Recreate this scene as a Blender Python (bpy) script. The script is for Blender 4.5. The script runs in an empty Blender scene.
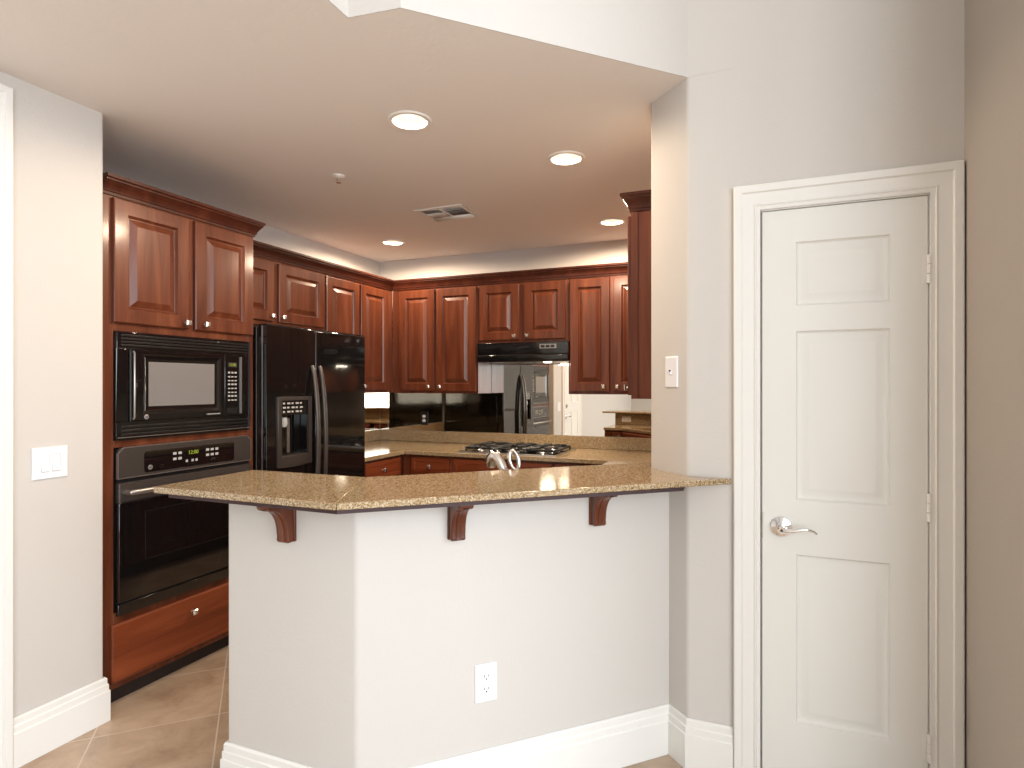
import bpy, bmesh, math, random
from mathutils import Vector, Matrix
random.seed(7)
C = bpy.context.scene.collection
SC = bpy.context.scene
R = math.radians
PI = math.pi

# ------------------------------------------------------------------ camera
cam_d = bpy.data.cameras.new('camera')
cam = bpy.data.objects.new('camera', cam_d); C.objects.link(cam)
cam.location = (0, 0, 1.41); cam.rotation_euler = (R(90), 0, R(22.4))
cam_d.sensor_width = 36; cam_d.lens = 598/1024*36; cam_d.shift_y = 1/1024
cam_d.clip_start = .02
SC.camera = cam

# ------------------------------------------------------------------ world, daylight, exposure
w = bpy.data.worlds.new('sky'); SC.world = w; w.use_nodes = True
bg = w.node_tree.nodes['Background']; bg.inputs[0].default_value = (.80, .88, 1, 1); bg.inputs[1].default_value = 1.0
SC.view_settings.view_transform = 'Standard'; SC.view_settings.look = 'None'
SC.view_settings.gamma = 1; SC.view_settings.use_curve_mapping = False
SC.view_settings.exposure = 0.0

def area(name, loc, rot, sx, sy, power, col=(1, 1, 1)):
    d = bpy.data.lights.new(name, 'AREA'); d.shape = 'RECTANGLE'; d.size = sx; d.size_y = sy
    d.energy = power; d.color = col
    o = bpy.data.objects.new(name, d); C.objects.link(o); o.location = loc; o.rotation_euler = rot
    return o
EAST, SOUTH, HIGH = 4.3, -3.6, 3.5
# daylight from the east living room window; south lamp is unseen added fill
area('east_window_daylight', (EAST-.01, -.8, 1.95), (0, R(90), 0), 2.7, 4.0, 245, (.85, .93, 1))
area('south_fill_light', (2.75, SOUTH+.01, 1.80), (R(90), 0, 0), 2.7, 3.0, 185, (.89, .955, 1))

CANS = [(-1.383, 2.205), (-.890, 2.868), (-.940, 4.10), (-2.685, 4.03)]
CEIL = 2.545
CAN_W = 48
CAN_COL = (1, .79, .58)

# ------------------------------------------------------------------ materials
def mat(name, col=(.8, .8, .8), rough=.5, metal=0, coat=0, coat_rough=.05, spec=.5, emit=None, est=0):
    m = bpy.data.materials.new(name); m.use_nodes = True
    b = m.node_tree.nodes['Principled BSDF']
    b.inputs['Base Color'].default_value = (*col, 1); b.inputs['Roughness'].default_value = rough
    b.inputs['Metallic'].default_value = metal; b.inputs['Coat Weight'].default_value = coat
    b.inputs['Coat Roughness'].default_value = coat_rough
    b.inputs['Specular IOR Level'].default_value = spec
    if emit: b.inputs['Emission Color'].default_value = (*emit, 1); b.inputs['Emission Strength'].default_value = est
    return m
def nd(m, t, **kw):
    n = m.node_tree.nodes.new(t)
    for k, v in kw.items():
        if k in n.inputs: n.inputs[k].default_value = v
        else: setattr(n, k, v)
    return n
def lk(m, a, b): m.node_tree.links.new(a, b)
def bsdf(m): return m.node_tree.nodes['Principled BSDF']
def ramp(m, fac, stops):
    r = nd(m, 'ShaderNodeValToRGB'); e = r.color_ramp.elements
    while len(e) > 1: e.remove(e[-1])
    e[0].position, e[0].color = stops[0][0], (*stops[0][1], 1)
    for p, c in stops[1:]:
        x = e.new(p); x.color = (*c, 1)
    lk(m, fac, r.inputs[0]); return r.outputs[0]

def paint(name, col, rough=.85, bump=.15, scale=90):
    m = mat(name, col, rough, spec=.25)
    tc = nd(m, 'ShaderNodeTexCoord'); n = nd(m, 'ShaderNodeTexNoise', Scale=scale, Detail=3.0)
    lk(m, tc.outputs['Object'], n.inputs['Vector'])
    b = nd(m, 'ShaderNodeBump', Strength=bump, Distance=.004); lk(m, n.outputs[0], b.inputs['Height'])
    lk(m, b.outputs[0], bsdf(m).inputs['Normal']); return m

def wood(name, axis, dark, mid, light):
    m = mat(name, mid, .36, coat=.25, coat_rough=.14, spec=.25)
    tc = nd(m, 'ShaderNodeTexCoord'); oi = nd(m, 'ShaderNodeObjectInfo')
    off = nd(m, 'ShaderNodeVectorMath', operation='SCALE'); lk(m, oi.outputs['Random'], off.inputs['Scale'])
    off.inputs[0].default_value = (7.3, 3.1, 11.7)
    add = nd(m, 'ShaderNodeVectorMath', operation='ADD')
    lk(m, tc.outputs['Object'], add.inputs[0]); lk(m, off.outputs[0], add.inputs[1])
    mp = nd(m, 'ShaderNodeMapping'); lk(m, add.outputs[0], mp.inputs['Vector'])
    s = [14, 14, 14]; s[axis] = 1.3; mp.inputs['Scale'].default_value = s
    n1 = nd(m, 'ShaderNodeTexNoise', Scale=1.0, Detail=5.0, Distortion=.9); lk(m, mp.outputs[0], n1.inputs['Vector'])
    mp2 = nd(m, 'ShaderNodeMapping'); lk(m, add.outputs[0], mp2.inputs['Vector'])
    s2 = [120, 120, 120]; s2[axis] = 5; mp2.inputs['Scale'].default_value = s2
    n2 = nd(m, 'ShaderNodeTexNoise', Scale=1.0, Detail=2.0); lk(m, mp2.outputs[0], n2.inputs['Vector'])
    mix = nd(m, 'ShaderNodeMath', operation='MULTIPLY_ADD'); lk(m, n2.outputs[0], mix.inputs[0]); mix.inputs[1].default_value = .22
    lk(m, n1.outputs[0], mix.inputs[2])
    c = ramp(m, mix.outputs[0], [(.35, dark), (.60, mid), (.88, light)])
    lk(m, c, bsdf(m).inputs['Base Color'])
    return m

def granite(name, stops, scale=330, rough=.10):
    m = mat(name, (.4, .3, .2), rough, spec=.5)
    tc = nd(m, 'ShaderNodeTexCoord')
    v = nd(m, 'ShaderNodeTexVoronoi', Scale=scale); lk(m, tc.outputs['Object'], v.inputs['Vector'])
    n = nd(m, 'ShaderNodeTexNoise', Scale=scale*.45, Detail=2.0); lk(m, tc.outputs['Object'], n.inputs['Vector'])
    sep = nd(m, 'ShaderNodeSeparateColor'); lk(m, v.outputs['Color'], sep.inputs[0])
    mx = nd(m, 'ShaderNodeMath', operation='MULTIPLY_ADD'); lk(m, n.outputs[0], mx.inputs[0]); mx.inputs[1].default_value = .55
    k = nd(m, 'ShaderNodeMath', operation='MULTIPLY'); lk(m, sep.outputs[0], k.inputs[0]); k.inputs[1].default_value = .5
    lk(m, k.outputs[0], mx.inputs[2])
    lk(m, ramp(m, mx.outputs[0], stops), bsdf(m).inputs['Base Color']); return m

WALL = paint('greige_wall_paint', (.60, .57, .535))
CEILM = paint('kitchen_ceiling_paint', (.85, .80, .765), .9, .18, 60)
WALLR = paint('shaded_wall_paint', (.42, .37, .32))  # wall paint darkened and browned, right wall's shade put into the colour
WHITE = paint('white_trim_paint', (.80, .79, .755), .38, .0)
DOORW = paint('white_door_paint', (.78, .775, .735), .38, .0)
PLASTIC = mat('white_switch_plastic', (.84, .84, .86), .35)
SLOT = mat('outlet_slot_dark', (.03, .03, .03), .6)
W_V = wood('cherry_wood_vertical', 2, (.062, .0145, .006), (.108, .028, .0115), (.175, .052, .022))
W_H = wood('cherry_wood_horizontal', 0, (.12, .025, .008), (.185, .040, .013), (.27, .068, .025))
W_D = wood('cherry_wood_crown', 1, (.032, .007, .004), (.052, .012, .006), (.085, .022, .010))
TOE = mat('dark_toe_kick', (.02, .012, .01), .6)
GR = granite('tan_granite', [(.24, (.12, .076, .036)), (.38, (.26, .172, .083)), (.50, (.355, .245, .125)), (.64, (.44, .325, .19)), (.80, (.60, .52, .40))])
BLK = mat('black_appliance_gloss', (.006, .0055, .0055), .07, coat=.35, coat_rough=.03)
BLKM = mat('black_appliance_satin', (.012, .0115, .0115), .30, spec=.4)
FHAND = mat('fridge_handle_grey_black', (.10, .088, .08), .24, metal=.5, coat=.4)
BGLASS = mat('black_oven_glass', (.006, .005, .005), .03, coat=.6, coat_rough=.01)
SLATE = mat('slate_metal', (.062, .051, .045), .30, metal=.3)
SLATEL = mat('slate_metal_edge', (.42, .39, .37), .30, metal=.85)
MWGLASS = mat('microwave_window_glass', (.20, .185, .175), .12, coat=.5)
NICKEL = mat('brushed_nickel', (.72, .69, .65), .27, metal=1)
CHROME = mat('polished_chrome', (.80, .80, .80), .09, metal=1)
STEEL = mat('stainless_steel', (.55, .54, .52), .28, metal=1)
IRON = mat('black_cast_iron', (.015, .015, .015), .45)
MIRROR = mat('mirror_silver', (.85, .79, .70), .01, metal=1)
KEYS = mat('white_key_print', (.42, .42, .40), .5)
BADGE = mat('silver_badge', (.40, .39, .38), .35, metal=.6)
LCD = mat('green_display', (.02, .03, .0), .3, emit=(.50, .58, .06), est=.7)
LAMP = mat('lit_lamp_lens', (1, .95, .85), .4, emit=(1, .90, .74), est=3.5)
HOODL = mat('lit_hood_lamp', (1, .95, .85), .4, emit=(1, .88, .7), est=3)
CANW = mat('white_can_trim', (.86, .84, .80), .4)
VENTW = mat('white_vent_metal', (.80, .77, .73), .45)
DARK = mat('dark_cavity', (.02, .016, .014), .8)
BROWNSTRIP = mat('dark_brown_build_up', (.035, .013, .014), .6)

def floor_material():
    m = mat('floor_tile', (.4, .3, .2), .33, spec=.45)
    tc = nd(m, 'ShaderNodeTexCoord'); mp = nd(m, 'ShaderNodeMapping'); lk(m, tc.outputs['Object'], mp.inputs['Vector'])
    mp.inputs['Rotation'].default_value = (0, 0, R(45)); mp.inputs['Location'].default_value = (-.349, .173, 0)
    br = nd(m, 'ShaderNodeTexBrick'); br.offset = 0; br.squash = 1
    br.inputs['Scale'].default_value = 1; br.inputs['Brick Width'].default_value = .457; br.inputs['Row Height'].default_value = .457
    br.inputs['Mortar Size'].default_value = .0035; br.inputs['Mortar Smooth'].default_value = .2; br.inputs['Bias'].default_value = 0
    br.inputs['Color1'].default_value = (.92, .92, .92, 1); br.inputs['Color2'].default_value = (1.06, 1.06, 1.06, 1)
    lk(m, mp.outputs[0], br.inputs['Vector'])
    n = nd(m, 'ShaderNodeTexNoise', Scale=5.0, Detail=8.0, Roughness=.65, Distortion=.5); lk(m, tc.outputs['Object'], n.inputs['Vector'])
    c = ramp(m, n.outputs[0], [(.30, (.36, .25, .17)), (.48, (.48, .36, .26)), (.62, (.56, .43, .32)), (.78, (.62, .50, .39))])
    mul = nd(m, 'ShaderNodeMix', data_type='RGBA', blend_type='MULTIPLY'); mul.inputs[0].default_value = 1
    lk(m, c, mul.inputs[6]); lk(m, br.outputs['Color'], mul.inputs[7])
    mx = nd(m, 'ShaderNodeMix', data_type='RGBA'); lk(m, br.outputs['Fac'], mx.inputs[0]); lk(m, mul.outputs[2], mx.inputs[6])
    mx.inputs[7].default_value = (.64, .55, .46, 1); lk(m, mx.outputs[2], bsdf(m).inputs['Base Color'])
    bp = nd(m, 'ShaderNodeBump', Strength=.4, Distance=.002); inv = nd(m, 'ShaderNodeMath', operation='SUBTRACT'); inv.inputs[0].default_value = 1
    lk(m, br.outputs['Fac'], inv.inputs[1]); lk(m, inv.outputs[0], bp.inputs['Height']); lk(m, bp.outputs[0], bsdf(m).inputs['Normal'])
    return m
FLOOR = floor_material()

# ------------------------------------------------------------------ mesh helpers
class MB:
    def __init__(s): s.bm = bmesh.new()
    def quad(s, pts):
        try: return s.bm.faces.new([s.bm.verts.new(p) for p in pts])
        except ValueError: return None
    def box(s, x0, x1, y0, y1, z0, z1):
        v = [s.bm.verts.new((x, y, z)) for z in (z0, z1) for (x, y) in ((x0, y0), (x1, y0), (x1, y1), (x0, y1))]
        for f in ((3, 2, 1, 0), (4, 5, 6, 7), (0, 1, 5, 4), (1, 2, 6, 5), (2, 3, 7, 6), (3, 0, 4, 7)):
            s.bm.faces.new([v[i] for i in f])
        return s
    def prism(s, poly, z0, z1, T=None, holes=()):
        """polygon in XY extruded in Z; T maps (x, y, z) to another frame; holes are inner polygons"""
        T = T or (lambda x, y, z: (x, y, z))
        loops = [list(poly)] + [list(h) for h in holes]
        for z, flip in ((z0, True), (z1, False)):
            ed = []; first = None
            for lp in loops:
                vs = [s.bm.verts.new(T(x, y, z)) for x, y in lp]
                if not holes: first = vs; break
                ed += [s.bm.edges.new((vs[i], vs[(i+1) % len(vs)])) for i in range(len(vs))]
            if holes: bmesh.ops.triangle_fill(s.bm, use_beauty=True, use_dissolve=False, edges=ed)
            else: s.bm.faces.new(first[::-1] if flip else first)
        for lp in loops:
            n = len(lp)
            for i in range(n):
                a, b = lp[i], lp[(i+1) % n]
                s.quad([T(a[0], a[1], z0), T(b[0], b[1], z0), T(b[0], b[1], z1), T(a[0], a[1], z1)])
        bmesh.ops.remove_doubles(s.bm, verts=s.bm.verts, dist=1e-5)
        return s
    def lathe(s, prof, c=(0, 0, 0), axis='z', seg=24, caps=True):
        """prof = [(radius, height)] turned about an axis through c"""
        def P(r, h, a):
            u, v = r*math.cos(a), r*math.sin(a)
            p = {'z': (u, v, h), 'y': (u, h, v), 'x': (h, u, v)}[axis]
            return (p[0]+c[0], p[1]+c[1], p[2]+c[2])
        rings = [[s.bm.verts.new(P(r, h, 2*PI*i/seg)) for i in range(seg)] for r, h in prof]
        for a, b in zip(rings, rings[1:]):
            for i in range(seg): s.bm.faces.new((a[i], a[(i+1) % seg], b[(i+1) % seg], b[i]))
        if caps:
            s.bm.faces.new(rings[0][::-1]); s.bm.faces.new(rings[-1])
        return s
    def tube(s, path, rad, seg=10, closed=False, squash=None):
        path = [Vector(p) for p in path]; n = len(path)
        rad = rad if isinstance(rad, (list, tuple)) else [rad]*n
        rings = []; ref = None
        for i, p in enumerate(path):
            if closed: t = (path[(i+1) % n]-path[i-1]).normalized()
            else: t = (path[min(i+1, n-1)]-path[max(i-1, 0)]).normalized()
            if ref is None:
                ref = Vector((0, 0, 1)) if abs(t.z) < .9 else Vector((1, 0, 0))
            a = t.cross(ref).normalized(); b = a.cross(t).normalized(); ref = b
            q = squash or 1
            rings.append([s.bm.verts.new(p+a*rad[i]*math.cos(2*PI*k/seg)+b*rad[i]*q*math.sin(2*PI*k/seg)) for k in range(seg)])
        prs = list(zip(rings, rings[1:])) + ([(rings[-1], rings[0])] if closed else [])
        for a, b in prs:
            for k in range(seg): s.bm.faces.new((a[k], a[(k+1) % seg], b[(k+1) % seg], b[k]))
        if not closed: s.bm.faces.new(rings[0][::-1]); s.bm.faces.new(rings[-1])
        return s
    def sweep(s, path, prof, T=None, closed_prof=True):
        """mitred sweep of prof [(out, up)] along a 2D path; out is to the right of travel"""
        T = T or (lambda x, y, z: (x, y, z))
        pts = [Vector(p) for p in path]; n = len(pts); rows = []
        for i in range(n):
            d1 = (pts[i]-pts[i-1]).normalized() if i > 0 else None
            d2 = (pts[i+1]-pts[i]).normalized() if i < n-1 else None
            nr = lambda d: Vector((d.y, -d.x))
            if d1 is None: m = nr(d2)
            elif d2 is None: m = nr(d1)
            else:
                m = (nr(d1)+nr(d2)); m = m/(m.dot(nr(d1)))
            rows.append([s.bm.verts.new(T(pts[i].x+m.x*o, pts[i].y+m.y*o, z)) for o, z in prof])
        k = len(prof)
        for a, b in zip(rows, rows[1:]):
            for j in range(k if closed_prof else k-1):
                s.bm.faces.new((a[j], b[j], b[(j+1) % k], a[(j+1) % k]))
        s.bm.faces.new(rows[0]); s.bm.faces.new(rows[-1][::-1])
        return s
    def panel(s, W, H, t, panels, rings, edge=.003, x0=0, z0=0):
        """slab 0..W x 0..H, back at y=0, front at y=-t, with moulded panels [(x0,x1,z0,z1)] cut by rings [(inset, depth)]"""
        e = edge
        def L(i, d, a=0, b=W, c=0, f=H): return [(x0+a+i, -d, z0+c+i), (x0+b-i, -d, z0+c+i), (x0+b-i, -d, z0+f-i), (x0+a+i, -d, z0+f-i)]
        def strip(p, q):
            for i in range(4): s.quad([p[i], p[(i+1) % 4], q[(i+1) % 4], q[i]])
        s.quad(L(0, 0)[::-1]); strip(L(0, 0), L(0, t-e)); strip(L(0, t-e), L(e, t))
        xs = sorted({e, W-e} | {p[0] for p in panels} | {p[1] for p in panels})
        zs = sorted({e, H-e} | {p[2] for p in panels} | {p[3] for p in panels})
        for i in range(len(xs)-1):
            for j in range(len(zs)-1):
                cx, cz = (xs[i]+xs[i+1])/2, (zs[j]+zs[j+1])/2
                if any(p[0] < cx < p[1] and p[2] < cz < p[3] for p in panels): continue
                s.quad([(x0+x, -t, z0+z) for x, z in ((xs[i], zs[j]), (xs[i+1], zs[j]), (xs[i+1], zs[j+1]), (xs[i], zs[j+1]))])
        for p in panels:
            prev = L(0, t, *p)
            for ins, d in rings:
                cur = L(ins, t-d, *p); strip(prev, cur); prev = cur
            s.quad(prev)
        bmesh.ops.remove_doubles(s.bm, verts=s.bm.verts, dist=1e-5)
        return s
    def build(s, name, m, parent=None, bevel=0, seg=2, sharp=32, loc=None):
        bmesh.ops.remove_doubles(s.bm, verts=s.bm.verts, dist=1e-6)
        bmesh.ops.recalc_face_normals(s.bm, faces=s.bm.faces)
        me = bpy.data.meshes.new(name); s.bm.to_mesh(me); s.bm.free()
        me.materials.append(m); me.shade_smooth(); me.set_sharp_from_angle(angle=R(sharp))
        o = bpy.data.objects.new(name, me); C.objects.link(o)
        if parent: o.parent = parent
        if loc: o.location = loc
        if bevel:
            b = o.modifiers.new('bevel', 'BEVEL'); b.width = bevel; b.segments = seg; b.limit_method = 'ANGLE'; b.angle_limit = R(40)
            b.harden_normals = False
        return o

def tag(o, label, cat, group=None):
    o['label'] = label; o['category'] = cat
    if group: o['group'] = group
    return o
def thing(name, label, cat, loc=(0, 0, 0), rz=0, group=None):
    o = bpy.data.objects.new(name, None); C.objects.link(o); o.location = loc; o.rotation_euler = (0, 0, R(rz))
    o.empty_display_size = .05
    return tag(o, label, cat, group)
def struct(o): o['kind'] = 'structure'; return o
def copy_tree(o, parent=None):
    c = o.copy(); C.objects.link(c); c.parent = parent
    for ch in list(o.children): copy_tree(ch, c)
    return c
def text_mesh(name, body, size, m, parent, loc, rot, depth=.0004):
    cu = bpy.data.curves.new(name, 'FONT'); cu.body = body; cu.size = size; cu.extrude = depth
    cu.align_x = 'CENTER'; cu.align_y = 'CENTER'
    t = bpy.data.objects.new(name, cu); C.objects.link(t)
    me = bpy.data.meshes.new_from_object(t.evaluated_get(bpy.context.evaluated_depsgraph_get()))
    C.objects.unlink(t); bpy.data.objects.remove(t)
    o = bpy.data.objects.new(name, me); C.objects.link(o); me.materials.clear(); me.materials.append(m)
    o.parent = parent; o.location = loc; o.rotation_euler = rot
    return o

# ================================================================== SETTING
DW = 2.285                         # pantry door wall
P = (-.242, 2.285); Q = (-.404, 2.447)
LX, BX = -3.24, 4.65               # kitchen left wall x, back wall y
RX = -.21                          # kitchen right wall x
ST = -2.535                        # stub wall face

struct(MB().box(-4.2, EAST+.1, SOUTH-.1, BX+.1, -.12, 0).build('floor', FLOOR))

def circ(c, r, n=28): return [(c[0]+r*math.cos(2*PI*i/n), c[1]+r*math.sin(2*PI*i/n)) for i in range(n)]
low = [P, (-.995, 1.535), (-1.172, 1.515), (-1.172, SOUTH), (-3.45, SOUTH), (-3.45, BX+.1), (0, BX+.1), (0, DW)]
def inset(poly, d):      # shift the first vertices of the edge line a little behind the header face
    return [(x-d, y+d*.4) for x, y in poly]
lowp = [(-.2435, 2.2875), (-.9965, 1.5385), (-1.1745, 1.5175), (-1.1745, SOUTH)] + low[4:]
mb = MB().prism(lowp, CEIL, CEIL+.11, holes=[circ(c, .072) for c in CANS])
struct(mb.build('ceiling_kitchen', CEILM))
# the upright face of the dropped ceiling towards the tall living room
hd = [P, (-.995, 1.535), (-1.172, 1.515), (-1.172, SOUTH)]
mb = MB().prism(hd + [(-1.1745, SOUTH), (-1.1745, 1.5175), (-.9965, 1.5385), (-.2435, 2.2875)], CEIL, HIGH)
struct(mb.build('wall_header', WALL))
struct(MB().box(-1.30, EAST+.1, SOUTH-.1, DW+.02, HIGH, HIGH+.1).build('ceiling_living', CEILM))

def rounded(poly, which, r=.014, n=5):
    """polygon with the listed corners rounded (bullnose drywall corners)"""
    out = []
    for i, p in enumerate(poly):
        if i not in which: out.append(p); continue
        v = Vector(p); a = (Vector(poly[i-1])-v).normalized(); b = (Vector(poly[(i+1) % len(poly)])-v).normalized()
        for k in range(n+1):
            u = k/n; out.append(tuple(v+a*r*(1-u)**2+b*r*u**2))
    return out
struct(MB().prism(rounded([(-3.45, SOUTH), (ST, SOUTH), (ST, 1.665), (-3.45, 1.665)], [2]), 0, CEIL).build('wall_left', WALL))
struct(MB().box(LX-.12, LX, 1.665, BX, 0, CEIL).build('wall_kitchen_left', WALL))
struct(MB().box(LX-.12, 0, BX, BX+.1, 0, CEIL).build('wall_back', WALL))
pier = [P, Q, (RX, Q[1]+(RX-Q[0])), (RX, BX), (-.06, BX), (-.06, DW+.10), (-.06, DW)]
struct(MB().prism(rounded(pier, [0, 1], .012), 0, CEIL).build('wall_kitchen_right', WALL))
mb = MB()
mb.box(-.06, .008, DW, DW+.11, 0, HIGH); mb.box(.008, .507, DW, DW+.11, 2.026, HIGH); mb.box(.507, .72, DW, DW+.11, 0, HIGH)
mb.box(P[0], -.06, DW, DW+.11, CEIL+.0005, HIGH)
struct(mb.build('wall_pantry', WALL))
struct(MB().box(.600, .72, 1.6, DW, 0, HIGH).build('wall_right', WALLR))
struct(MB().box(.72, EAST, 1.6, 1.72, 0, HIGH).build('wall_north', WALL))
mb = MB(); mb.box(EAST, EAST+.1, SOUTH, 1.72, 0, .60); mb.box(EAST, EAST+.1, SOUTH, 1.72, 3.30, HIGH)
mb.box(EAST, EAST+.1, SOUTH, -2.8, .6, 3.3); mb.box(EAST, EAST+.1, 1.2, 1.72, .6, 3.3)
struct(mb.build('wall_east', WALL))
mb = MB(); mb.box(-3.45, EAST, SOUTH-.1, SOUTH, 0, .3); mb.box(-3.45, EAST, SOUTH-.1, SOUTH, 3.3, HIGH)
mb.box(-3.45, 1.40, SOUTH-.1, SOUTH, .3, 3.3); mb.box(4.10, EAST, SOUTH-.1, SOUTH, .3, 3.3)
struct(mb.build('wall_south', WALL))

# half wall carrying the bar
HW = [(-1.688, 1.528), (-1.152, 1.528), (-.318, 2.361), (-.41, 2.453), (-1.200, 1.663), (-1.688, 1.663)]
struct(MB().prism(rounded(HW, [0, 1], .012), 0, 1.042).build('wall_bar', WALL))

BB = [(0, 0), (.017, 0), (.017, .128), (.013, .131), (.013, .154), (.009, .158), (.009, .178), (.004, .185), (0, .185)]
struct(MB().sweep([(-1.688, 1.663), (-1.688, 1.528), (-1.152, 1.528), (-.318, 2.361), (-.242, 2.285), (-.083, 2.285)], BB).build('baseboard_bar', WHITE, bevel=.0015))
struct(MB().sweep([(ST, 1.3255), (ST, 1.665), (-2.61, 1.665)], BB).build('baseboard_left', WHITE, bevel=.0015))
struct(MB().sweep([(ST, SOUTH), (ST, .36)], BB).build('baseboard_left_rear', WHITE))
struct(MB().sweep([(.600, DW-.022), (.600, 1.6), (.72, 1.6)], BB).build('baseboard_right', WHITE))

# door casings: mitred sweep in the wall plane, (outward, thickness)
CAS = [(0, 0), (0, .012), (.012, .012), (.016, .017), (.022, .013), (.040, .016), (.058, .018), (.062, .025), (.084, .025), (.088, .021), (.088, 0)]
def casing(x0, x1, top, T, name):
    mb = MB(); mb.sweep([(x1, 0), (x1, top), (x0, top), (x0, 0)], CAS, T=T)
    return mb
mb = casing(.006, .5075, 2.0255, lambda x, z, d: (x, DW-d, z), 'c')
# jamb lining inside the opening
mb.box(-.004, .009, DW-.0, DW+.10, 0, 2.03); mb.box(.506, .519, DW, DW+.10, 0, 2.03); mb.box(-.004, .524, DW, DW+.10, 2.022, 2.036)
mb.box(.009, .020, DW+.038, DW+.06, 0, 2.02); mb.box(.495, .506, DW+.038, DW+.06, 0, 2.02)
struct(mb.build('trim_1', WHITE, bevel=.0012, sharp=40))
RING_D = [(.004, .007), (.008, .010), (.011, .0105), (.020, .0095), (.039, .0015), (.042, .001)]
dr = MB().panel(.493, 2.008, .035, [(.108, .388, .232, .812), (.108, .388, 1.000, 1.585), (.108, .388, 1.672, 1.893)], RING_D, edge=.002)
door = dr.build('door_1', DOORW, loc=(.0115, DW+.037, .012), sharp=20)
struct(door); tag(door, 'white three-panel pantry door with a chrome lever, beside the bar', 'door')
def door_handle(parent, x, z, s=1, yf=-.035):
    mb = MB(); mb.lathe([(.036, 0), (.036, -.004), (.033, -.008), (.020, -.012), (.014, -.014)], (x, yf, z), 'y', 32)
    mb.lathe([(.012, -.012), (.011, -.040), (.013, -.046), (.013, -.058), (.010, -.062)], (x, yf, z), 'y', 20)
    h = mb.build('door_handle', CHROME, parent)
    pts = [(x+s*a, yf-.052+b, z+c) for a, b, c in ((-.004, 0, 0), (.018, -.003, -.003), (.04, -.004, 0), (.062, -.003, .006), (.082, 0, .007), (.098, .004, .002), (.108, .007, -.006))]
    MB().tube(pts, [.011, .0105, .010, .009, .008, .007, .005], 12, squash=.75).build('lever', CHROME, h)
    MB().lathe([(.0045, -.0625), (.0045, -.064)], (x, yf, z), 'y', 12).build('key_slot', SLOT, h)
    return h
door_handle(door, .061, .904)
MB().box(.001, .004, -.0368, -.012, .86, .95).build('latch_plate', NICKEL, door)
for z in (.235, 1.005, 1.77):
    mb = MB()
    for k in range(3): mb.lathe([(.0085, z-.045+.0305*k), (.0085, z-.045+.0305*k+.029)], (.4955, -.0425, 0), 'z', 12)
    mb.box(.474, .4955, -.0365, -.0345, z-.045, z+.045)
    mb.build('hinge', WHITE, door)

# tall white door in the left wall (only its casing edge shows, and its reflection in the mirror)
mb = casing(.45, 1.237, 2.405, lambda x, z, d: (ST+d, x, z), 'c')
struct(mb.build('trim_2', WHITE, bevel=.0012, sharp=40))
d2 = MB().panel(.782, 2.39, .016, [(.11, .35, .25, 1.0), (.44, .68, .25, 1.0), (.11, .35, 1.15, 1.75), (.44, .68, 1.15, 1.75), (.11, .35, 1.9, 2.25), (.44, .68, 1.9, 2.25)], RING_D, edge=.001).build('door_2', WHITE, loc=(ST, .4525, .012), sharp=20)
d2.rotation_euler = (0, 0, R(90)); struct(d2); tag(d2, 'tall white panelled door in the left wall, seen in the mirror', 'door')
door_handle(d2, .722, .95, -1, -.016)
MB().lathe([(.03, 0), (.03, -.012), (.024, -.02)], (.722, -.016, 1.10), 'y', 24).build('deadbolt', CHROME, d2)

# ================================================================== CABINETS
RING_C = [(.003, .005), (.008, .012), (.010, .0135), (.014, .0135), (.040, .002), (.042, .0005), (.044, .0005)]
RING_N = [(.003, .005), (.008, .012), (.012, .0135), (.034, .002), (.036, .0005)]
def knob(parent, x, z, yf):
    k = MB().lathe([(.0085, 0), (.0065, -.004), (.005, -.010), (.006, -.014)], (x, yf, z), 'y', 14).build('knob', NICKEL, parent)
    h = MB(); s0, s1 = .010, .0145
    for (a, ya, b, yb) in ((s0, -.013, s1, -.019), (s1, -.019, s1, -.023), (s1, -.023, .008, -.028)):
        p = [(x-a, yf+ya, z-a), (x+a, yf+ya, z-a), (x+a, yf+ya, z+a), (x-a, yf+ya, z+a)]
        q = [(x-b, yf+yb, z-b), (x+b, yf+yb, z-b), (x+b, yf+yb, z+b), (x-b, yf+yb, z+b)]
        for i in range(4): h.quad([p[i], p[(i+1) % 4], q[(i+1) % 4], q[i]])
    h.quad([(x-.008, yf-.028, z-.008), (x+.008, yf-.028, z-.008), (x+.008, yf-.028, z+.008), (x-.008, yf-.028, z+.008)])
    h.quad([(x-.010, yf-.013, z-.010), (x+.010, yf-.013, z-.010), (x+.010, yf-.013, z+.010), (x-.010, yf-.013, z+.010)])
    h.build('knob_head', NICKEL, k, bevel=.0015)
    return k
def cab_door(root, x0, x1, z0, z1, kn=None, stile=.062, m=None, ring=RING_C, name='door'):
    wd, ht = x1-x0, z1-z0
    d = MB().panel(wd, ht, .021, [(stile, wd-stile, stile, ht-stile)], ring, edge=.004).build(name, m or W_V, root, loc=(x0, 0, z0), sharp=20)
    if kn: knob(d, kn[0]-x0, kn[1]-z0, -.021)
    return d
def drawer_front(root, x0, x1, z0, z1, kn=None, flat=False):
    wd, ht = x1-x0, z1-z0
    if flat: mb = MB().panel(wd, ht, .021, [], [], edge=.006)
    else: mb = MB().panel(wd, ht, .021, [(.022, wd-.022, .022, ht-.022)], [(.006, -.001), (.012, .003), (.016, .003)], edge=.004)
    d = mb.build('drawer', W_H, root, loc=(x0, 0, z0), sharp=20)
    if kn: knob(d, kn[0]-x0, kn[1]-z0, -.021)
    return d
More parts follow.
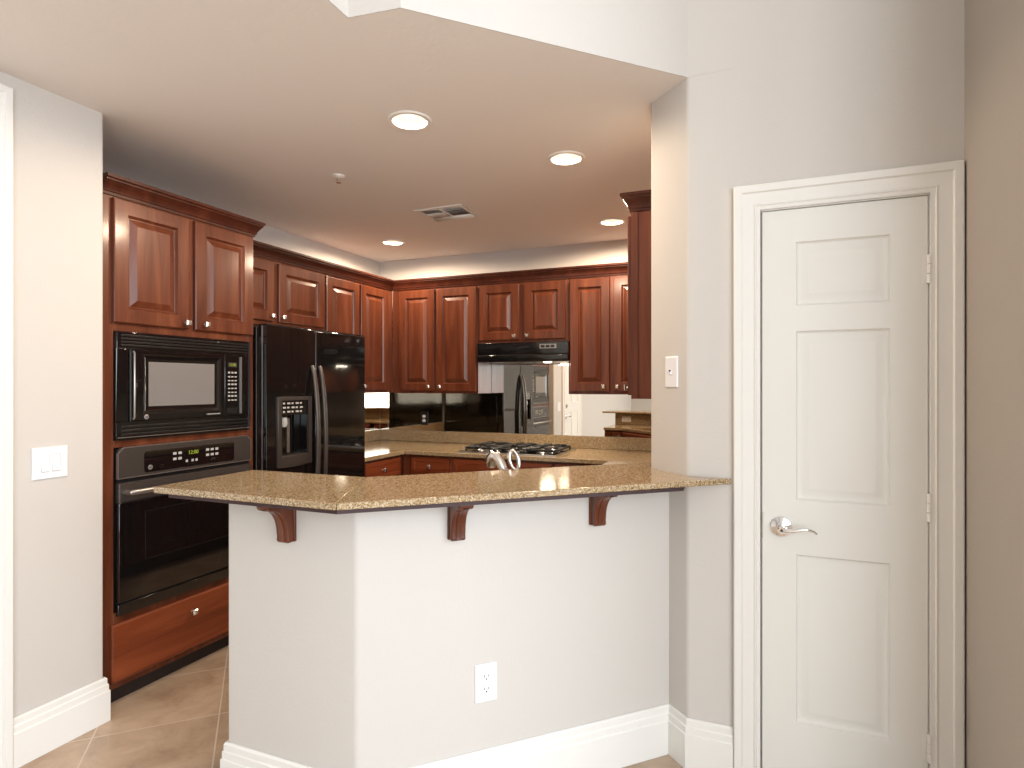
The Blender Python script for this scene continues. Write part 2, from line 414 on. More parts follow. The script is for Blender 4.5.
def cabinet(name, label, loc, rz, W, D, z0, z1, toe=False, hollow=False, cat='cabinet', group=None):
    t = thing(name, label, cat, (loc[0], loc[1], 0), rz, group)
    mb = MB(); b = z0+.10 if toe else z0
    if not hollow: mb.box(0, W, 0, D, b, z1)
    else:
        mb.box(0, .018, 0, D, b, z1); mb.box(W-.018, W, 0, D, b, z1); mb.box(.018, W-.018, 0, D, b, b+.018); mb.box(.018, W-.018, 0, .018, b+.018, z1)
    mb.build('carcass', W_V, t, bevel=.002)
    if toe: MB().box(.004, W-.004, .075, D-.01, 0, b).build('toe_kick', TOE, t)
    return t

# tall oven cabinet, face plane x = -2.595 (door faces -2.574): local x = world y
FX = -2.595
t = thing('oven_cabinet', 'tall cherry cabinet built around the microwave and wall oven', 'cabinet', (FX, 1.69, 0), 90)
mb = MB(); W = .832; D = .64
Y = lambda y: y-1.69
# carcass with three openings (microwave, oven, drawer): frame members and a back
mb.box(0, .055, 0, D, .085, 2.26); mb.box(Y(2.487), W, 0, D, .085, 2.26)
mb.box(.055, Y(2.487), 0, D, 1.647, 2.26); mb.box(.055, Y(2.487), 0, D, 1.135, 1.168); mb.box(.055, Y(2.487), 0, D, .085, .415)
mb.box(.055, Y(2.487), D-.02, D, .415, 1.647)
mb.build('carcass', W_V, t, bevel=.0015)
MB().box(.004, W-.004, .06, D-.02, 0, .085).build('toe_kick', TOE, t)
cab_door(t, Y(1.735), Y(2.104), 1.683, 2.223, (Y(2.085), 1.712))
cab_door(t, Y(2.140), Y(2.507), 1.683, 2.223, (Y(2.160+.035), 1.714))
drawer_front(t, Y(1.727), Y(2.500), .115, .369, (Y(2.122), .297), flat=True)
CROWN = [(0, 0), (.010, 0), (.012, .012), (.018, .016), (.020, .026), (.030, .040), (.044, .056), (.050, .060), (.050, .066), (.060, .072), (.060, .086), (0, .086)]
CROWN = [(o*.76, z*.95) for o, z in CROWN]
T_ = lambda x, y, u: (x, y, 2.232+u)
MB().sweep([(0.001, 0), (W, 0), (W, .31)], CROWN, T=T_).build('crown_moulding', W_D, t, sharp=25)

# --- upper cabinets, left run (faces x = -2.92)
UF = -2.92
t = cabinet('wall_cabinet', 'short cherry wall cabinet directly above the black refrigerator', (UF, 2.525), 90, .969, .318, 1.79, 2.25)
Y = lambda y: y-2.525
cab_door(t, Y(2.555), Y(2.996), 1.822, 2.205, (Y(2.972), 1.855))
cab_door(t, Y(3.039), Y(3.484), 1.822, 2.205, (Y(3.066), 1.855))
t = cabinet('wall_cabinet', 'tall cherry wall cabinet in the left corner, right of the refrigerator', (UF, 3.496), 90, .884, .318, 1.345, 2.25)
Y = lambda y: y-3.496
cab_door(t, Y(3.507), Y(3.892), 1.368, 2.205, (Y(3.865), 1.40))
cab_door(t, Y(3.913), Y(4.287), 1.368, 2.205, (Y(3.942), 1.40))
# --- upper cabinets, back run (faces y = 4.38)
UB = 4.38
t = cabinet('wall_cabinet', 'tall cherry wall cabinet on the back wall, left of the range hood', (-2.918, UB), 0, .816, .268, 1.34, 2.25)
X = lambda x: x+2.918
cab_door(t, X(-2.842), X(-2.500), 1.362, 2.207, (X(-2.548), 1.398))
cab_door(t, X(-2.480), X(-2.117), 1.358, 2.207, (X(-2.440), 1.396))
t = cabinet('wall_cabinet', 'short cherry wall cabinet directly above the black range hood', (-2.101, UB), 0, .762, .268, 1.745, 2.25)
X = lambda x: x+2.101
cab_door(t, X(-2.083), X(-1.740), 1.766, 2.207, (X(-1.776), 1.795))
cab_door(t, X(-1.698), X(-1.358), 1.766, 2.207, (X(-1.664), 1.795))
t = cabinet('wall_cabinet', 'tall cherry wall cabinet on the back wall, right of the range hood', (-1.338, UB), 0, .782, .268, 1.34, 2.25)
X = lambda x: x+1.338
cab_door(t, X(-1.322), X(-1.018), 1.362, 2.207, (X(-1.060), 1.398))
cab_door(t, X(-.992), X(-.690), 1.362, 2.207, (X(-.958), 1.398))
# --- right wall cabinet (faces x = -.55), its side towards the camera
t = cabinet('wall_cabinet', 'cherry wall cabinet on the right wall showing its plain side above the bar', (-.552, UB), -90, 1.568, .340, 1.345, 2.25)
cab_door(t, .82, 1.18, 1.362, 2.207, (1.15, 1.398))
cab_door(t, 1.20, 1.555, 1.362, 2.207, (1.512, 1.398))
MB().box(1.568, 1.572, .0, .030, 1.345, 2.232).build('side_stile', W_V, t)
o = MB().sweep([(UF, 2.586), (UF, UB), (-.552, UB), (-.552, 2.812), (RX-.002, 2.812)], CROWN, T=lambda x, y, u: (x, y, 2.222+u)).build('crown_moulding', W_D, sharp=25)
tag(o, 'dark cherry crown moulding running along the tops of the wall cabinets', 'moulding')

# --- base cabinets
CT = .905
t = cabinet('base_cabinet', 'cherry base cabinet between refrigerator and back corner, one drawer showing', (-2.56, 3.452), 90, .53, .66, 0, CT-.032, True)
drawer_front(t, .03, .47, .725, .855, (.235, .79)); cab_door(t, .03, .47, .13, .70, (.43, .66))
t = cabinet('base_cabinet', 'cherry base cabinet left of the cooktop cabinet, drawer with a knob', (-2.559, 3.985), 0, .435, .65, 0, CT-.032, True)
drawer_front(t, .085, .415, .725, .855, (.25, .79)); cab_door(t, .085, .415, .13, .70, (.38, .66))
t = cabinet('base_cabinet', 'wide cherry base cabinet under the gas cooktop', (-2.123, 3.985), 0, .80, .65, 0, CT-.032, True)
drawer_front(t, .012, .79, .725, .855); cab_door(t, .012, .395, .13, .70, (.36, .66)); cab_door(t, .405, .79, .13, .70, (.44, .66))
t = cabinet('base_cabinet', 'cherry base cabinet right of the cooktop, mostly hidden by the bar', (-1.322, 3.985), 0, .39, .65, 0, CT-.032, True)
drawer_front(t, .012, .36, .725, .855, (.19, .79)); cab_door(t, .012, .36, .13, .70, (.05, .66))
t = cabinet('base_cabinet', 'cherry base cabinet along the right wall behind the bar', (-.905, 3.984), -90, 1.06, .69, 0, CT-.032, True)
drawer_front(t, .10, .55, .725, .855, (.32, .79)); drawer_front(t, .57, 1.02, .725, .855, (.79, .79))
cab_door(t, .10, .55, .13, .70, (.5, .66)); cab_door(t, .57, 1.02, .13, .70, (.62, .66))
t = cabinet('sink_cabinet', 'cherry sink cabinet behind the slanted part of the bar', (-.945, 2.86), 225, .74, .60, 0, CT-.032, True, hollow=True)
drawer_front(t, .02, .72, .725, .855); cab_door(t, .02, .365, .13, .70, (.33, .66)); cab_door(t, .375, .72, .13, .70, (.41, .66))
t = cabinet('base_cabinet', 'narrow cherry base cabinet at the walkway end of the bar', (-1.482, 2.272), 180, .215, .60, 0, CT-.032, True)
cab_door(t, .01, .205, .13, .855, (.04, .80), stile=.045, ring=RING_N)

# ================================================================== COUNTERS
sink_c = Vector((-1.02, 2.32)); ux = Vector((.7071, .7071)); uy = Vector((-.7071, .7071))
sk = [tuple(sink_c+ux*a+uy*b) for a, b in ((-.30, -.12), (.30, -.12), (.30, .24), (-.30, .24))]
ctop = [(-1.703, 1.666), (-1.216, 1.666), (-.425, 2.457), (-.410, 2.458), (RX-.002, 2.658), (RX-.002, BX-.002), (LX+.002, BX-.002), (LX+.002, 3.452), (-2.530, 3.452), (-2.530, 3.952), (-.92, 3.952), (-.92, 2.86), (-1.48, 2.30), (-1.703, 2.30)]
o = MB().prism(ctop, CT-.03, CT, holes=[sk]).build('countertop', GR, bevel=.003)
tag(o, 'tan granite kitchen countertop running around the back corner under the cooktop', 'countertop')
t = thing('sink', 'stainless kitchen sink set behind the bar below the faucet', 'sink', (sink_c.x, sink_c.y, CT-.03), 45)
mb = MB()
def bowl(x0, x1, y0, y1, z0, z1, th=.004):
    mb.box(x0-th, x1+th, y0-th, y1+th, z0-th, z0); mb.box(x0-th, x0, y0-th, y1+th, z0, z1); mb.box(x1, x1+th, y0-th, y1+th, z0, z1)
    mb.box(x0, x1, y0-th, y0, z0, z1); mb.box(x0, x1, y1, y1+th, z0, z1)
bowl(-.30, .30, -.12, .24, -.19, 0)
mb.build('basin', STEEL, t)
MB().lathe([(.04, -.189), (.035, -.186), (.02, -.187)], (0, .06, 0), 'z', 20).build('drain', CHROME, t)
BSZ = 1.002
def bs(poly, label, z1=BSZ): return tag(MB().prism(poly, CT+.0005, z1).build('granite_backsplash', GR, bevel=.0025), label, 'backsplash')
bs([(LX+.003, BX-.025), (RX-.003, BX-.025), (RX-.003, BX-.002), (LX+.003, BX-.002)], 'low tan granite strip along the back wall behind the cooktop')
bs([(LX+.003, 3.454), (LX+.026, 3.454), (LX+.026, BX-.027), (LX+.003, BX-.027)], 'low tan granite strip on the left wall beside the refrigerator')
bs([(RX-.026, 2.80), (RX-.003, 2.80), (RX-.003, BX-.027), (RX-.026, BX-.027)], 'low granite strip along the right wall hidden by the bar column')
bs([(-1.700, 1.666), (-1.216, 1.666), (-.44, 2.442), (-.455, 2.457), (-1.224, 1.686), (-1.700, 1.686)], 'granite splash on the kitchen side of the bar, seen in the mirror', 1.041)

# mirror panels between splash and wall cabinets
Tm = lambda x, z, d: (x, BX-d, z)
o = MB().prism([(LX+.008, BSZ+.001), (RX-.01, BSZ+.001), (RX-.01, 1.343), (-1.340, 1.343), (-1.340, 1.60), (-2.100, 1.60), (-2.100, 1.343), (LX+.008, 1.343)], .002, .007, T=Tm).build('mirror_panel', MIRROR)
tag(o, 'wide mirror panel on the back wall above the granite splash', 'mirror')
o = MB().box(LX+.002, LX+.007, 3.455, BX-.009, BSZ+.001, 1.343).build('mirror_panel', MIRROR)
tag(o, 'narrow mirror panel on the left wall between refrigerator and corner', 'mirror')

# ---- raised bar top in two slabs over a dark build-up strip
t = thing('bar_top', 'tan granite breakfast bar top resting on the half wall', 'countertop', (-1.2, 1.6, 1.0))
def off(poly): return [(x+1.2, y-1.6) for x, y in poly]
BT0, BT1 = 1.054, 1.075
slabA = [(-1.842, 1.370), (-1.1065, 1.374), (-1.3195, 1.811), (-1.842, 1.795)]
slabB = [(-1.1045, 1.375), (-.089, 2.283), (P[0]+.001, 2.283), (Q[0]-.002, Q[1]+.001), (-.31, 2.562), (-.36, 2.70), (-1.3175, 1.812)]
MB().prism(off(slabA), BT0-1, BT1-1).build('slab', GR, t, bevel=.003)
MB().prism(off(slabB), BT0-1, BT1-1).build('slab', GR, t, bevel=.003)
st = [(-1.78, 1.377), (-1.107, 1.381), (-.240, 2.145), (-.246, 2.282), (-.33, 2.366), (-.42, 2.46), (-1.214, 1.67), (-1.70, 1.67)]
MB().prism(off(st), .0425, BT0-1-.0003).build('build_up_strip', BROWNSTRIP, t)

# corbels
def corbel(label, loc, rz):
    t = thing('corbel', label, 'bracket', (loc[0], loc[1], 1.041), rz, 'corbels under the bar')
    prof = [(0, 0), (-.118, 0), (-.120, -.012), (-.112, -.020)]
    for i in range(9):
        a = R(90*i/8); prof.append((-.036-.070*(1-math.sin(a)), -.022-.085*(1-math.cos(a))))
    prof += [(-.034, -.118), (-.036, -.133), (-.030, -.138), (0, -.138)]
    MB().prism([(p[0], p[1]) for p in prof], -.0245, .0245, T=lambda a, b, c: (c, a, b)).build('bracket_body', W_V, t, bevel=.004)
    MB().box(-.029, .029, -.012, -.0005, -.1375, -.001).build('back_plate', W_V, t, bevel=.003)
    # shallow raised rib down the scrolled front
    rib = [(x-.0035, z) for x, z in prof[3:-2]]; rib2 = [(x+.004, z) for x, z in prof[3:-2]][::-1]
    MB().prism(rib+rib2, -.009, .009, T=lambda a, b, c: (c, a, b)).build('front_rib', W_V, t, bevel=.002)
    return t
corbel('cherry corbel under the left wing of the bar', (-1.413, 1.5275), 0)
corbel('cherry corbel under the middle of the bar, above the wall outlet', (-.925, 1.7545), 45)
corbel('cherry corbel under the bar nearest the pantry door', (-.549, 2.1305), 45)

# ================================================================== APPLIANCES
# ---- microwave with trim kit: local x = world y - 1.747, front at x=-2.578
t = thing('microwave', 'black built-in microwave with louvred trim kit above the wall oven', 'microwave', (-2.592, 1.747, 1.166), 90)
W, H = .738, .480
mb = MB(); fr = .014
mb.box(0, W, -fr, 0, .405, H-.0); mb.box(0, W, -fr, 0, 0, .082); mb.box(0, .055, -fr, 0, .082, .405); mb.box(W-.050, W, -fr, 0, .082, .405)
mb.build('trim_frame', BLK, t, bevel=.003)
mb = MB()
for i in range(4): mb.box(.02, W-.02, -fr-.004, -fr+.002, .415+i*.0145, .415+i*.0145+.009)
mb.build('vent_louvre', BLKM, t, bevel=.0015)
mb = MB()
for i in range(3): mb.box(.02, W-.02, -fr-.004, -fr+.002, .020+i*.0175, .020+i*.0175+.010)
mb.build('vent_louvre', BLKM, t, bevel=.0015)
MB().box(.004, W-.004, -fr-.003, -fr+.001, .011, .0145).build('trim_line', SLATEL, t)
MB().box(.03, W-.03, 0, .50, .02, H-.02).build('oven_body', BLKM, t)
dmb = MB().panel(.508, .320, .024, [(.058, .480, .028, .300)], [(.004, .002), (.030, .010), (.031, .010)], edge=.004)
d = dmb.build('door', BLK, t, loc=(.055, 0, .083), sharp=20)
MB().box(.092, .449, -.0155, -.0135, .064, .267).build('window', MWGLASS, d)
MB().tube([(.014, -.024, .010), (.014, -.031, .018), (.014, -.032, .16), (.014, -.031, .302), (.014, -.024, .310)], .0048, 10).build('handle', SLATEL, d)
lg = MB().lathe([(.011, 0), (.011, -.0012), (.0095, -.0018)], (.075, -.0240, .016), 'y', 20).build('logo_badge', BADGE, d)
text_mesh('logo_letters', 'GE', .011, BLKM, lg, (.075, -.0262, .016), (R(90), 0, 0))
mb = MB()
for k in range(12): mb.box(.395+k*.007, .395+k*.007+(.0052 if k % 4 else .0035), -.0247, -.0238, .012, .017)
mb.build('model_lettering', KEYS, d)
p = MB().box(0, .125, -.022, 0, 0, .320).build('control_panel', BLK, t, bevel=.003, loc=(.563, 0, .083))
MB().box(.020, .078, -.0228, -.0215, .255, .280).build('display', DARK, p)
text_mesh('display_digits', '12:00', .020, LCD, p, (.049, -.0232, .267), (R(90), 0, 0))
for r in range(8):
    mb = MB()
    for c in range(3): mb.box(.020+c*.021, .020+c*.021+.014, -.0228, -.0215, .222-r*.0205, .222-r*.0205+(.006 if r % 3 else .0085))
    mb.build('key_row', KEYS, p)
MB().box(.018, .080, -.0235, -.0215, .012, .042).build('open_button', BLKM, p, bevel=.001)
MB().box(.100, .104, -.030, -.021, .01, .31).build('edge_bar', SLATEL, p)

# ---- wall oven
t = thing('wall_oven', 'black and slate built-in wall oven below the microwave', 'oven', (-2.592, 1.752, .39), 90)
W = .734
Z = lambda z: z-.39
def rr(x0, x1, z0, z1, r, n=6):
    pts = []
    for cx, cz, a0 in ((x1-r, z1-r, 0), (x0+r, z1-r, 90), (x0+r, z0+r, 180), (x1-r, z0+r, 270)):
        for i in range(n+1): a = R(a0+90*i/n); pts.append((cx+r*math.cos(a), cz+r*math.sin(a)))
    return pts
Ty = lambda x, z, d: (x, -d, z)
cp = [(0, Z(.998)), (W, Z(.998)), (W, Z(1.115))]
cp = [(0.0, Z(.998)), (W, Z(.998))] + [(W-.025+.025*math.cos(R(a)), Z(1.110)+.025*math.sin(R(a))) for a in range(0, 91, 15)] + [(.025+.025*math.cos(R(a)), Z(1.110)+.025*math.sin(R(a))) for a in range(90, 181, 15)]
p = MB().prism(cp, 0, .018, T=Ty).build('control_panel', SLATE, t, bevel=.003)
MB().sweep([(-.001, Z(.999)), (-.001, Z(1.111)), (.025, Z(1.1355)), (W-.025, Z(1.1355)), (W+.001, Z(1.111)), (W+.001, Z(.999)), (-.001, Z(.999))][:6], [(-.001, .006), (.0025, .006), (.0025, .0185), (-.001, .0185)], T=Ty).build('edge_trim', SLATEL, p)
MB().box(0, W, -.0195, -.004, Z(.998), Z(1.0025)).build('lower_trim', SLATEL, p)
g = MB().prism(rr(.118, .620, Z(1.013), Z(1.108), .012), .0175, .0195, T=Ty).build('touch_panel', BGLASS, p)
text_mesh('display_digits', '12:00', .026, LCD, g, (.372, -.0200, Z(1.080)), (R(90), 0, 0))
lg = MB().lathe([(.011, 0), (.011, -.001), (.009, -.0015)], (.147, -.0195, Z(1.034)), 'y', 20).build('logo_badge', BADGE, g)
text_mesh('logo_letters', 'GE', .011, BLKM, lg, (.147, -.0213, Z(1.034)), (R(90), 0, 0))
for (x, z, wd, n) in ((.262, 1.084, .018, 2), (.262, 1.058, .018, 2), (.330, 1.041, .012, 1), (.362, 1.041, .012, 2), (.445, 1.084, .018, 3), (.445, 1.058, .018, 3)):
    mb = MB()
    for k in range(n): mb.box(x+k*(wd+.010), x+k*(wd+.010)+wd, -.0202, -.0190, Z(z)-.006, Z(z)+.006)
    mb.build('key_row', KEYS, g)
# door
MB().box(.006, W-.006, 0, .55, Z(.42), Z(1.13)).build('oven_body', BLKM, t)
d = MB().panel(W, .085, .024, [], [], edge=.004).build('door', SLATE, t, loc=(0, 0, Z(.895)))
MB().box(.0, W, -.0225, 0, Z(.460)-Z(.895), -.001).build('door_glass', BGLASS, d, bevel=.003)
mb = MB(); x0, x1, z0, z1 = .12, W-.12, Z(.62)-Z(.895), Z(.84)-Z(.895)
for a in ((x0, x1, z0, z0+.003), (x0, x1, z1-.003, z1), (x0, x0+.003, z0, z1), (x1-.003, x1, z0, z1)): mb.box(a[0], a[1], -.0231, -.0220, a[2], a[3])
mb.build('window_line', BLKM, d)
MB().tube([(.030, -.020, .042), (.034, -.055, .044), (.060, -.066, .045), (W/2, -.070, .045), (W-.060, -.066, .045), (W-.034, -.055, .044), (W-.030, -.020, .042)], .012, 12).build('handle', SLATEL, d)
MB().box(0, W, -.016, 0, Z(.400), Z(.450)).build('lower_vent', BLK, t, bevel=.004)
MB().box(.003, W-.003, -.006, .02, Z(.45), Z(.998)).build('front_gap', BLKM, t)

# ---- refrigerator: local x = world y - 2.535, face x=-2.51
t = thing('refrigerator', 'black side-by-side refrigerator with ice dispenser beside the oven cabinet', 'refrigerator', (-2.51, 2.535, 0), 90)
W = .898
MB().box(.004, W-.004, .075, .70, .02, 1.735).build('body', BLK, t, bevel=.004)
MB().box(.02, W-.02, .03, .10, .015, .085).build('base_grille', BLKM, t, bevel=.004)
DX = .395
a, b, c, e = .090, .330, .965-.09, 1.325-.09
l = MB().prism([(0, 0), (DX-.0025, 0), (DX-.0025, 1.655), (0, 1.655)], -.060, 0, T=lambda x, z, d: (x, -d, z), holes=[[(a, c), (b, c), (b, e), (a, e)]])
l.box(.004, DX-.006, .0603, .068, .004, 1.651)
ld = l.build('freezer_door', BLK, t, loc=(0, 0, .09), bevel=.004)
rd = MB().box(0, W-DX-.0025, 0, .068, 0, 1.655).build('fridge_door', BLK, t, loc=(DX+.0025, 0, .09), bevel=.010, seg=3)
def fr_handle(parent, x, sgn):
    pts = []
    for i in range(17):
        u = i/16; z = 1.435-.96*u
        bow = math.sin(PI*u)**.6
        pts.append((x, -.006-.046*bow, z))
    return MB().tube(pts, [.0125]*17, 12, squash=1.25).build('handle', FHAND, parent)
fr_handle(ld, DX-.034, -1); fr_handle(rd, .030, 1)
ds = MB(); a, b, c, e = .074, .352, .94-.09, 1.342-.09
for q in ((a, a+.030, c, e), (b-.030, b, c, e), (a+.030, b-.030, e-.022, e), (a+.030, b-.030, c, c+.062)): ds.box(q[0], q[1], -.012, .004, q[2], q[3])
dsp = ds.build('dispenser_frame', SLATE, ld, bevel=.003)
MB().box(a+.030, b-.030, -.006, .004, e-.105, e-.022).build('dispenser_panel', BGLASS, dsp)
for r in range(3):
    mb = MB()
    for k in range(5): mb.box(a+.042+k*.034, a+.042+k*.034+(.024 if (r+k) % 2 else .016), -.0072, -.0055, e-.043-r*.024, e-.043-r*.024+.010)
    mb.build('key_row', KEYS, dsp)
MB().lathe([(.020, .0), (.024, -.03), (.016, -.055)], (a+.085, .030, e-.120), 'z', 16).build('spout', KEYS, dsp)
MB().box(a+.115, a+.135, .03, .036, c+.075, e-.125).build('paddle', SLATEL, dsp)
MB().box(a+.030, b-.030, -.008, .058, c+.058, c+.066).build('drip_tray', SLATE, dsp)
MB().box(.012, W-.012, .01, .07, 1.746, 1.752).build('top_hinge_cover', BLKM, t)
MB().box(-.002, .0015, .028, .036, .10, 1.74).build('door_gasket', SLATEL, t)
MB().box(-.001, .004, .073, .077, .10, 1.735).build('side_seam', SLATEL, t)

# ---- range hood
t = thing('range_hood', 'black under-cabinet range hood over the gas cooktop', 'range hood', (-2.083, 4.325, 1.59), 0)
W = .758
Tx = lambda a, b, c: (c, a, b)
MB().prism([(.005, .055), (.0, .065), (.0, .150), (.004, .154), (.315, .154), (.315, .006), (.04, .006), (.012, .03)], 0, W, T=Tx).build('hood_body', BLK, t, bevel=.002)
MB().prism([(-.004, .0), (-.012, .012), (-.014, .050), (-.006, .060), (.012, .060), (.012, 0)], .004, W-.004, T=Tx).build('front_visor', BLK, t, bevel=.002)
cpn = MB().box(.530, .665, -.0035, .002, .100, .134).build('control_plate', SLATEL, t, bevel=.001)
for k in range(3): MB().box(.540+k*.040, .540+k*.040+.032, -.007, -.003, .107, .127).build('rocker_switch', BLKM, cpn, bevel=.001)
MB().box(.02, W-.02, .05, .30, .004, .0065).build('grease_filter', STEEL, t)
hl = MB().lathe([(.034, .004), (.034, -.004), (.026, -.008)], (.56, .10, 0), 'z', 20).build('lamp_lens', HOODL, t)
d = bpy.data.lights.new('hood_lamp', 'AREA'); d.shape = 'DISK'; d.size = .10; d.energy = 5; d.color = (1, .84, .62)
o = bpy.data.objects.new('hood_lamp', d); C.objects.link(o); o.parent = t; o.location = (.56, .10, -.012)

# ---- gas cooktop
t = thing('gas_cooktop', 'black five-burner gas cooktop set into the back counter', 'cooktop', (-1.70, 4.26, CT+.0005), 0)
MB().prism(rr(-.38, .38, -.26, .25, .012), 0, .008).build('base_plate', BLK, t, bevel=.003)
mb = MB()
for q in ((-.383, -.377, -.263, .253), (.377, .383, -.263, .253), (-.377, .377, -.263, -.257), (-.377, .377, .247, .253)): mb.box(q[0], q[1], q[2], q[3], .0, .010)
mb.build('steel_edge', STEEL, t)
for bx, by, br in ((-.25, .11, .042), (-.25, -.12, .050), (0, .02, .060), (.24, .11, .050), (.24, -.12, .042)):
    b = MB().lathe([(br+.012, .008), (br+.010, .014), (br, .020), (br-.004, .026)], (bx, by, 0), 'z', 24).build('burner', STEEL, t)
    MB().lathe([(br-.004, .026), (br-.006, .033), (br*.4, .036)], (bx, by, 0), 'z', 24).build('burner_cap', NICKEL if br < .06 else IRON, b)
for gx in (-.25, 0, .24):
    mb = MB(); hw = .106; z = .036
    cs = [(gx-hw, -.185), (gx+hw, -.185), (gx+hw, .200), (gx-hw, .200)]
    mb.tube([(x, y, z-.006) for x, y in cs], .009, 8, closed=True)
    for x, y in cs: mb.tube([(x, y, .008), (x, y, z)], .007, 8)
    for by in ((-.12, .11) if gx else (-.09, .02, .12)):
        for k in range(4):
            a = R(45+90*k); e = .125 if gx else .11
            mb.tube([(gx+.026*math.cos(a), by+.026*math.sin(a), z+.008), (gx+e*math.cos(a)*1.0, by+e*math.sin(a)*.75, z+.002)], .0085, 8)
    for yy in (-.005,): mb.tube([(gx-hw, yy, z-.002), (gx+hw, yy, z-.002)], .006, 8)
    mb.build('grate', IRON, t)
for k in range(5): MB().lathe([(.018, .008), (.017, .026), (.013, .030)], (-.12+k*.06, -.235+.0, 0), 'z', 18).build('control_knob', BLKM, t)

# ---- faucet
# camera-facing local frame: local x = screen right, local y = away
t = thing('faucet', 'brushed nickel kitchen faucet with loop lever rising behind the bar', 'faucet', (-1.008, 2.353, CT), 22.4)
MB().lathe([(.030, .0), (.030, .008), (.024, .012), (.023, .055), (.020, .13), (.019, .15)], (0.0, 0, 0), 'z', 20).build('body', NICKEL, t)
sp = [(.004, 0, .12, .018), (-.006, .008, .15, .020), (-.018, .018, .176, .022), (-.030, .028, .193, .0255), (-.041, .037, .199, .028), (-.051, .046, .188, .029), (-.056, .052, .168, .027), (-.058, .056, .148, .021)]
spt = MB().tube([q[:3] for q in sp], [q[3] for q in sp], 18).build('spray_spout', NICKEL, t)
MB().lathe([(.012, .0), (.012, .004), (.009, .006)], (-.038, .030, .2245), 'z', 16).build('spray_button', BLKM, spt)
lp = []
for i in range(24):
    a = 2*PI*i/24; u = .0195*math.cos(a); v = .040*math.sin(a)
    lp.append((.044+u-.20*v, .02+.15*v, .180+v))
lv = MB().tube(lp, .0086, 10, closed=True).build('lever', NICKEL, t)
MB().tube([(.004, .004, .11), (.026, .010, .118), (.047, .014, .130), (.052, .015, .146)], [.012, .011, .0105, .010], 12).build('lever_stem', NICKEL, lv)

# ================================================================== ELECTRICAL
def duplex(name, label, loc, rz, plate=PLASTIC, face=PLASTIC, horiz=False, sc=1.0):
    t = thing(name, label, 'outlet', loc, rz)
    b = MB().panel(.072*sc, .118*sc, .006, [], [], edge=.003).build('cover_plate', plate, t, loc=(-.036*sc, 0, -.059*sc))
    if horiz: b.rotation_euler = (0, R(90), 0); b.location = (-.059*sc, 0, .036*sc)
    for s in (-1, 1):
        zc = .0195*s*sc
        f = MB().prism([(.0165*sc*math.cos(R(a))*1.0, zc+.0145*sc*math.sin(R(a))*(1 if abs(math.sin(R(a))) < .8 else .9)) for a in range(0, 360, 15)], .005, .0078, T=Ty).build('receptacle', face, t)
        if horiz: f.rotation_euler = (0, R(90), 0)
        mb = MB(); mb.box(-.0075*sc, -.0055*sc, -.0083, -.0075, zc, zc+.008*sc); mb.box(.0055*sc, .0075*sc, -.0083, -.0075, zc+.001, zc+.007*sc)
        mb.lathe([(.0026*sc, -.0075), (.0026*sc, -.0083)], (0, 0, zc-.006*sc), 'y', 10)
        mb.build('slot', SLOT, f)
    MB().lathe([(.003, -.0055), (.003, -.0072)], (0, 0, 0), 'y', 10).build('screw', face, t)
    return t
duplex('wall_outlet', 'white wall outlet low on the slanted half wall under the bar', (-.8500, 1.8295, .408), 45, sc=1.08)
duplex('wall_outlet', 'black-plated outlet with white sockets on the back mirror', (-2.760, BX-.0075, 1.112), 0, BLKM, PLASTIC)
duplex('wall_outlet', 'white sideways outlet on the granite behind the bar, seen in the mirror', (-1.555, 1.6865, .975), 180, horiz=True)
# two-gang rocker switch on the left wall
t = thing('light_switch', 'white double rocker light switch on the left wall', 'light switch', (ST+.0005, 1.457, 1.110), 90)
MB().panel(.126, .122, .007, [(.0285, .0585, .0265, .0955), (.0675, .0975, .0265, .0955)], [(.0010, .004), (.0012, .004)], edge=.003).build('cover_plate', PLASTIC, t, loc=(-.063, 0, -.061))
for x in (-.0195, .0195):
    MB().prism([(-.004, -.032), (-.0105, -.032), (-.0060, .0), (-.0070, .032), (-.004, .032)], x-.0135, x+.0135, T=Tx).build('rocker', PLASTIC, t, bevel=.0008)
# single switch on the column
t = thing('light_switch', 'white single toggle switch plate on the column above the bar', 'light switch', (-.3055, 2.3480, 1.460), -45)
MB().panel(.074, .118, .006, [], [], edge=.003).build('cover_plate', PLASTIC, t, loc=(-.037, 0, -.059))
MB().prism([(-.005, -.011), (-.012, -.008), (-.0125, -.002), (-.005, .011)], -.0045, .0045, T=Tx).build('toggle', PLASTIC, t)
MB().box(-.003, .003, -.0130, -.0055, .0005, .0075).build('toggle_slot', SLOT, t)

# ================================================================== CEILING FIXTURES
def can_light(label, c):
    t = thing('recessed_light', label, 'ceiling light', (c[0], c[1], CEIL), 0, 'recessed lights in the kitchen ceiling')
    MB().lathe([(.071, .0), (.094, -.0005), (.095, -.004), (.090, -.007), (.074, -.006), (.0705, .0)], (0, 0, 0), 'z', 40, caps=False).build('trim_ring', CANW, t)
    MB().lathe([(.0705, .0), (.066, .035), (.060, .075), (.058, .085)], (0, 0, 0), 'z', 40, caps=False).build('reflector', CANW, t)
    b = MB().lathe([(.0, .052), (.018, .053), (.032, .058), (.040, .066), (.042, .076), (.03, .085)], (0, 0, 0), 'z', 32, caps=False).build('bulb', LAMP, t)
    MB().box(-.06, .06, -.06, .06, .086, .088).build('housing_lid', CANW, t)
    d = bpy.data.lights.new('bulb_light', 'SPOT'); d.energy = CAN_W; d.color = CAN_COL; d.spot_size = R(177); d.spot_blend = .20; d.shadow_soft_size = .05
    o = bpy.data.objects.new('bulb_light', d); C.objects.link(o); o.parent = t; o.location = (0, 0, -.02)
    return t
can_light('lit recessed light nearest the camera, over the bar', CANS[0])
can_light('lit recessed light to the right of and behind the nearest one', CANS[1])
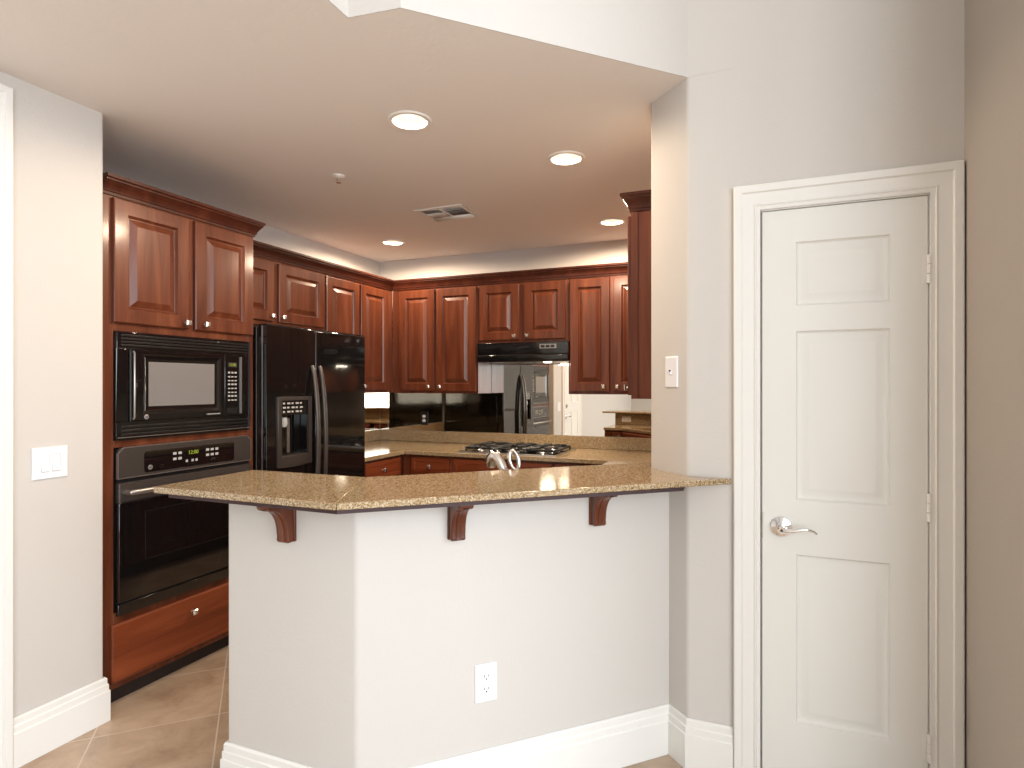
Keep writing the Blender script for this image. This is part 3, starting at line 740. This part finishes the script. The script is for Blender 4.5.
can_light('lit recessed light at far right beside the right wall cabinet', CANS[2])
can_light('lit recessed light at far left near the back corner', CANS[3])

t = thing('air_vent', 'white ceiling air vent with a four-way grille', 'air vent', (-1.893, 3.478, CEIL), 0)
mb = MB(); ow, od = .175, .140
for q in ((-ow, ow, -od, -od+.030), (-ow, ow, od-.030, od), (-ow, -ow+.030, -od+.03, od-.03), (ow-.030, ow, -od+.03, od-.03)): mb.box(q[0], q[1], q[2], q[3], -.008, -.0005)
mb.build('frame', VENTW, t, bevel=.003)
MB().box(-ow+.02, ow-.02, -od+.02, od-.02, -.002, -.0008).build('dark_duct', DARK, t)
def slat(p, q, tilt, h=.015):   # thin tilted blade hanging from p to q
    mb = MB(); v = Vector((q[0]-p[0], q[1]-p[1])).normalized(); nn = Vector((v.y, -v.x))*tilt*.75*h
    mb.quad([(p[0], p[1], -.003), (q[0], q[1], -.003), (q[0]+nn.x, q[1]+nn.y, -.003-h), (p[0]+nn.x, p[1]+nn.y, -.003-h)])
    o = mb.build('slat', VENTW, t); m_ = o.modifiers.new('thickness', 'SOLIDIFY'); m_.thickness = .0012
for i in range(3): slat((-.140, -.102+i*.021), (.140, -.102+i*.021), 1, .0045)
for i in range(3): slat((-.140, .104-i*.018), (.140, .104-i*.018), -1)
for i in range(7): slat((-.018-i*.0185, -.040), (-.018-i*.0185, .050), -1, .009)
for i in range(7): slat((.018+i*.0185, -.040), (.018+i*.0185, .050), 1, .004)
MB().box(-.006, .006, -.108, .108, -.010, -.001).build('cross_bar', VENTW, t)

t = thing('fire_sprinkler', 'small white fire sprinkler head on the kitchen ceiling', 'sprinkler', (-2.105, 2.64, CEIL), 0)
MB().lathe([(.034, -.0005), (.033, -.004), (.020, -.010), (.012, -.012)], (0, 0, 0), 'z', 24).build('escutcheon', CANW, t)
mb = MB(); mb.tube([(.010, 0, -.010), (.013, 0, -.022), (.004, 0, -.036)], .0025, 8); mb.tube([(-.010, 0, -.010), (-.013, 0, -.022), (-.004, 0, -.036)], .0025, 8)
mb.lathe([(.013, -.037), (.013, -.039)], (0, 0, 0), 'z', 16); mb.build('frame_arms', CHROME, t)
MB().tube([(0, 0, -.010), (0, 0, -.034)], .0022, 8).build('glass_bulb', mat('sprinkler_bulb_amber', (.5, .33, .22), .2), t)
